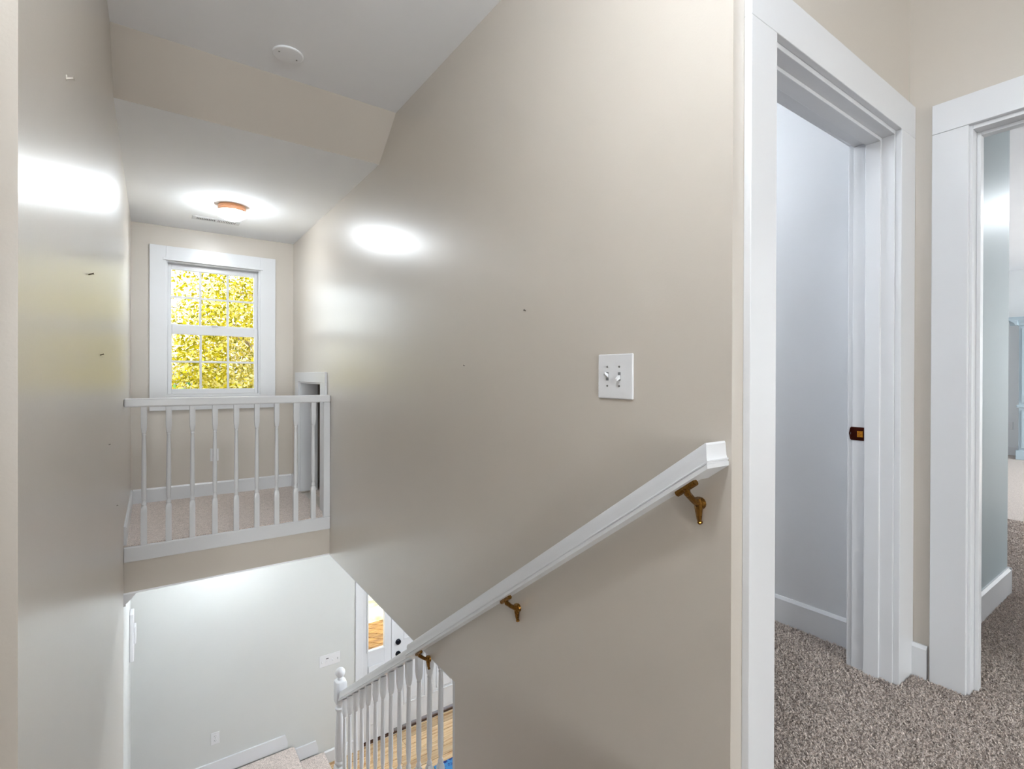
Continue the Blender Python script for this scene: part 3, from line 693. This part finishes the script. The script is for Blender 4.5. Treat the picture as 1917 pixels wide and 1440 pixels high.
kb.build('lever_handle', 'blackmetal', slab, smooth=True)

# rug
rg = MB().bbox(2.44, 3.6, 3.6, 4.86, ZF+.0003, ZF+.012, .004).build('entrance_rug', 'rug'); tag(rg, 'blue patterned rug on the pine floor by the front door', 'rug')

# ------------------------------------------------------------------ bedroom cabinet
cb = tag(empty('tall_cabinet', (10.05, 1.45, 0)), 'pale blue painted tall cabinet with cornice against the bedroom wall', 'cabinet')
c0, c1, ca, cb_ = 9.80, 10.278, .75, 1.665
MB().bbox(c0, c1, ca, cb_, .10, 1.86, .004).build('body', 'cabinet', cb)
MB().bbox(c0-.025, c1, ca-.02, cb_+.025, 0, .13, .006).build('plinth', 'cabinet', cb)
MB().bbox(c0-.02, c1, ca-.02, cb_+.02, .72, .76, .008).build('waist_moulding', 'cabinet', cb)
crp = [(0, 1.86), (.02, 1.86), (.035, 1.89), (.09, 1.935), (.10, 1.96), (0, 1.96)]
MB().loft([[(c0-d if 0 else x, (cb_+d), k) for d, k in crp] for x in (c0-.09, c1)]).build('cornice', 'cabinet', cb)
MB().loft([[(c0-d, y_, k) for d, k in crp] for y_ in (ca-.09, cb_+.09)]).build('cornice', 'cabinet', cb)
MB().bbox(c0-.09, c1, ca-.09, cb_+.09, 1.96, 1.975, .003).build('top', 'cabinet', cb)
for (ya, yb) in ((ca+.03, (ca+cb_)/2-.005), ((ca+cb_)/2+.005, cb_-.03)):
    for (za, zb) in ((.16, .69), (.79, 1.82)):
        dr = MB().bbox(c0-.018, c0, ya, yb, za, zb, .004).build('door', 'cabinet', cb)
        MB().bbox(c0-.024, c0-.018, ya+.06, yb-.06, za+.06, zb-.06, .004).build('panel', 'cabinet', dr)
        MB().lathe((c0-.04, (yb if ya < 1 else ya)+(-.03 if ya < 1 else .03), (za+zb)/2), [(0, .006), (.006, .013), (.014, .010), (.022, .005)], n=12, axis=0).build('knob', 'blackmetal', dr)

# ------------------------------------------------------------------ made-up bedroom and hall windows, unseen, added to carry the fill light
for n_, (xa, xb, yw, z0, hh) in enumerate(((6.6, 7.8, -3.0, .8, 1.4), (8.4, 9.6, -3.0, .8, 1.4), (-1.62, -.63, -7.0, .55, 1.8), (-.63, .36, -7.0, .55, 1.8))):
    w = struct(empty('window_%d' % (n_+2), ((xa+xb)/2, yw, z0)))  # invented window out of view, added for the fill light
    for q in ((xa, xa+.05, 0, hh), (xb-.05, xb, 0, hh), (xa+.05, xb-.05, 0, .05), (xa+.05, xb-.05, hh-.05, hh), (xa+.05, xb-.05, hh/2-.025, hh/2+.025)):
        MB().bbox(q[0], q[1], yw-.09, yw-.04, z0+q[2], z0+q[3], .002).build('frame', 'trim', w)
    for za, zb in ((.05, hh/2-.025), (hh/2+.025, hh-.05)): MB().box(xa+.05, xb-.05, yw-.067, yw-.063, z0+za, z0+zb).build('pane', 'glass', w)

# ------------------------------------------------------------------ porch deck (diagonal boards), lawn
dk = tag(empty('porch_deck', (2.6, 7.0, ZF-.25)), 'diagonal plank porch deck outside the front door', 'deck')
rx0, rx1, ry0, ry1 = .6, 4.6, YF2+.01, 8.42
def clip(poly, nx, ny, c):          # keep nx*x+ny*y <= c
    out = []
    for i in range(len(poly)):
        a, b = poly[i], poly[(i+1) % len(poly)]; da, db_ = nx*a[0]+ny*a[1]-c, nx*b[0]+ny*b[1]-c
        if da <= 0: out.append(a)
        if da*db_ < 0:
            t_ = da/(da-db_); out.append((a[0]+(b[0]-a[0])*t_, a[1]+(b[1]-a[1])*t_))
    return out
sq = math.sqrt(.5); bw = .138; k = (rx0+ry0)*sq
while k < (rx1+ry1)*sq:
    p = [(rx0, ry0), (rx1, ry0), (rx1, ry1), (rx0, ry1)]
    p = clip(p, -sq, -sq, -k); p = clip(p, sq, sq, k+bw-.013) if p else p
    if len(p) >= 3: MB().prism(p, ZF-.085, ZF-.055).build('deck_board', 'deck', dk)
    k += bw
MB().box(rx0, rx1, ry0, ry1-.02, ZF-.25, ZF-.086).build('deck_frame', 'joint', dk)
ground = struct(MB().box(-40, 40, YF2+.01, 60, -3.9, -3.7).build('floor_lawn', 'lawn'))

# ------------------------------------------------------------------ trees outside
def tree(name, base, height, spread, label, mat, nleaf, clumps, cat='tree', trunk_r=.13, size=.052, branches=7):
    t = tag(empty(name, base), label, cat, 'trees outside the landing window')
    b = Vector(base); top = b+Vector((0, 0, height*.86))
    pts = [b+Vector((.10*math.sin(k*1.3), .08*math.cos(k*1.7), height*.86*k/6)) for k in range(7)]
    MB().tube(pts, [trunk_r*(1-.13*k) for k in range(7)], 9).build('trunk', 'bark', t, smooth=True)
    cs = []
    for k in range(branches):
        a = k*2.4+.4; h = .35+.5*k/max(1, branches-1)
        s0 = pts[min(5, int(h*6))]; L = spread*(1.05-.45*h)
        e = s0+Vector((math.cos(a)*L, math.sin(a)*L, L*.45))
        md = s0.lerp(e, .5)+Vector((0, 0, L*.12))
        MB().tube([s0, md, e], [trunk_r*.42, trunk_r*.26, .012], 6).build('branch', 'bark', t, smooth=True)
        cs += [md, e, s0.lerp(e, .75)]
    cs += [Vector(c) for c in clumps]
    cs = np.array([tuple(c) for c in cs]); n = nleaf
    ctr = cs[rng.integers(0, len(cs), n)] + rng.normal(0, 1, (n, 3))*np.array([spread*.26, spread*.26, spread*.19])
    u = rng.normal(0, 1, (n, 3)); u /= np.linalg.norm(u, axis=1, keepdims=True)
    w = rng.normal(0, 1, (n, 3)); w -= (w*u).sum(1, keepdims=True)*u; w /= np.linalg.norm(w, axis=1, keepdims=True)
    sz = (size*rng.uniform(.6, 1.25, n))[:, None]; nn = np.cross(u, w)
    v = np.stack([ctr-u*sz, ctr+w*sz*.55+nn*sz*.18, ctr+u*sz, ctr-w*sz*.55+nn*sz*.18], 1).reshape(-1, 3)-np.array(base)
    me = bpy.data.meshes.new('foliage'); me.vertices.add(4*n); me.vertices.foreach_set('co', v.ravel().astype(np.float32))
    q = np.arange(n)*4; tri = np.stack([q, q+1, q+2, q, q+2, q+3], 1).ravel()
    me.loops.add(6*n); me.loops.foreach_set('vertex_index', tri.astype(np.int32))
    me.polygons.add(2*n); me.polygons.foreach_set('loop_start', np.arange(0, 6*n, 3, dtype=np.int32)); me.polygons.foreach_set('loop_total', np.full(2*n, 3, np.int32))
    me.materials.append(M[mat]); me.update(); me.validate()
    o = bpy.data.objects.new('foliage', me); o['kind'] = 'stuff'; COL.objects.link(o); o.parent = t
    return t
G = -3.7
tree('maple_tree', (2.6, 13.2, G), 8.6, 2.7, 'tall maple with yellow autumn leaves filling the right of the window', 'leaf_y', 26000, [(1.4, 13, 1.0), (1.9, 12.6, .3), (1.7, 13.4, 1.7)])
tree('maple_tree', (-.9, 16.0, G), 6.0, 2.4, 'shorter yellow-green tree whose top stops below the open sky', 'leaf_y', 20000, [(.8, 15.6, 1.3), (.6, 15.4, .4), (1.1, 15.6, 1.4)])
tree('oak_tree', (3.6, 18.5, G), 9.5, 3.2, 'yellow-green tree standing behind the maple', 'leaf_g', 12000, [(2.2, 18, 2.4), (1.6, 18, 1.0)])
tree('green_shrub_tree', (.1, 12.0, G), 4.3, 1.3, 'low green tree at the lower left of the window', 'leaf_d', 9000, [(.35, 11.6, .45), (.25, 11.7, .1)], trunk_r=.07, branches=6)
tree('oak_tree', (-5.5, 20, G), 7.0, 3.0, 'far yellow-green tree beyond the lawn, away from the maple', 'leaf_g', 7000, [])
tree('maple_tree', (9.5, 19, G), 8.0, 3.2, 'far yellow maple beyond the porch deck', 'leaf_y', 7000, [])
# overhanging bough with sparse leaves across the top left panes
# ------------------------------------------------------------------ carpet pile on the hall floor (real tufts)
def pile(name, rects, dens, ln, seed, wd=1.):
    r = np.random.default_rng(seed); P = []
    for (xa, xb, ya, yb) in rects:
        n = int((xb-xa)*(yb-ya)*dens); P.append(np.stack([r.uniform(xa, xb, n), r.uniform(ya, yb, n), np.zeros(n)], 1))
    P = np.concatenate(P); n = len(P)
    a = r.uniform(0, 2*np.pi, n); w = .0022*wd*r.uniform(.7, 1.4, n); L = ln*r.uniform(.6, 1.2, n)
    side = np.stack([np.cos(a)*w, np.sin(a)*w, np.zeros(n)], 1)
    b2 = r.uniform(0, 2*np.pi, n); lean = L*r.uniform(.2, .9, n)
    tip = P+np.stack([np.cos(b2)*lean, np.sin(b2)*lean, L*.75], 1)
    mid = P+np.stack([np.cos(b2)*lean*.35, np.sin(b2)*lean*.35, L*.5], 1)
    v = np.stack([P-side, P+side, mid+side*.9, tip, mid-side*.9], 1).reshape(-1, 3)-np.array(hall_floor.location)
    q = np.arange(n)*5; tri = np.stack([q, q+1, q+2, q, q+2, q+4, q+4, q+2, q+3], 1).ravel()
    me = bpy.data.meshes.new(name); me.vertices.add(5*n); me.vertices.foreach_set('co', v.ravel().astype(np.float32))
    me.loops.add(9*n); me.loops.foreach_set('vertex_index', tri.astype(np.int32))
    me.polygons.add(3*n); me.polygons.foreach_set('loop_start', np.arange(0, 9*n, 3, dtype=np.int32)); me.polygons.foreach_set('loop_total', np.full(3*n, 3, np.int32))
    me.materials.append(M['carpet']); me.update()
    o = bpy.data.objects.new(name, me); o['kind'] = 'stuff'; COL.objects.link(o); o.parent = hall_floor
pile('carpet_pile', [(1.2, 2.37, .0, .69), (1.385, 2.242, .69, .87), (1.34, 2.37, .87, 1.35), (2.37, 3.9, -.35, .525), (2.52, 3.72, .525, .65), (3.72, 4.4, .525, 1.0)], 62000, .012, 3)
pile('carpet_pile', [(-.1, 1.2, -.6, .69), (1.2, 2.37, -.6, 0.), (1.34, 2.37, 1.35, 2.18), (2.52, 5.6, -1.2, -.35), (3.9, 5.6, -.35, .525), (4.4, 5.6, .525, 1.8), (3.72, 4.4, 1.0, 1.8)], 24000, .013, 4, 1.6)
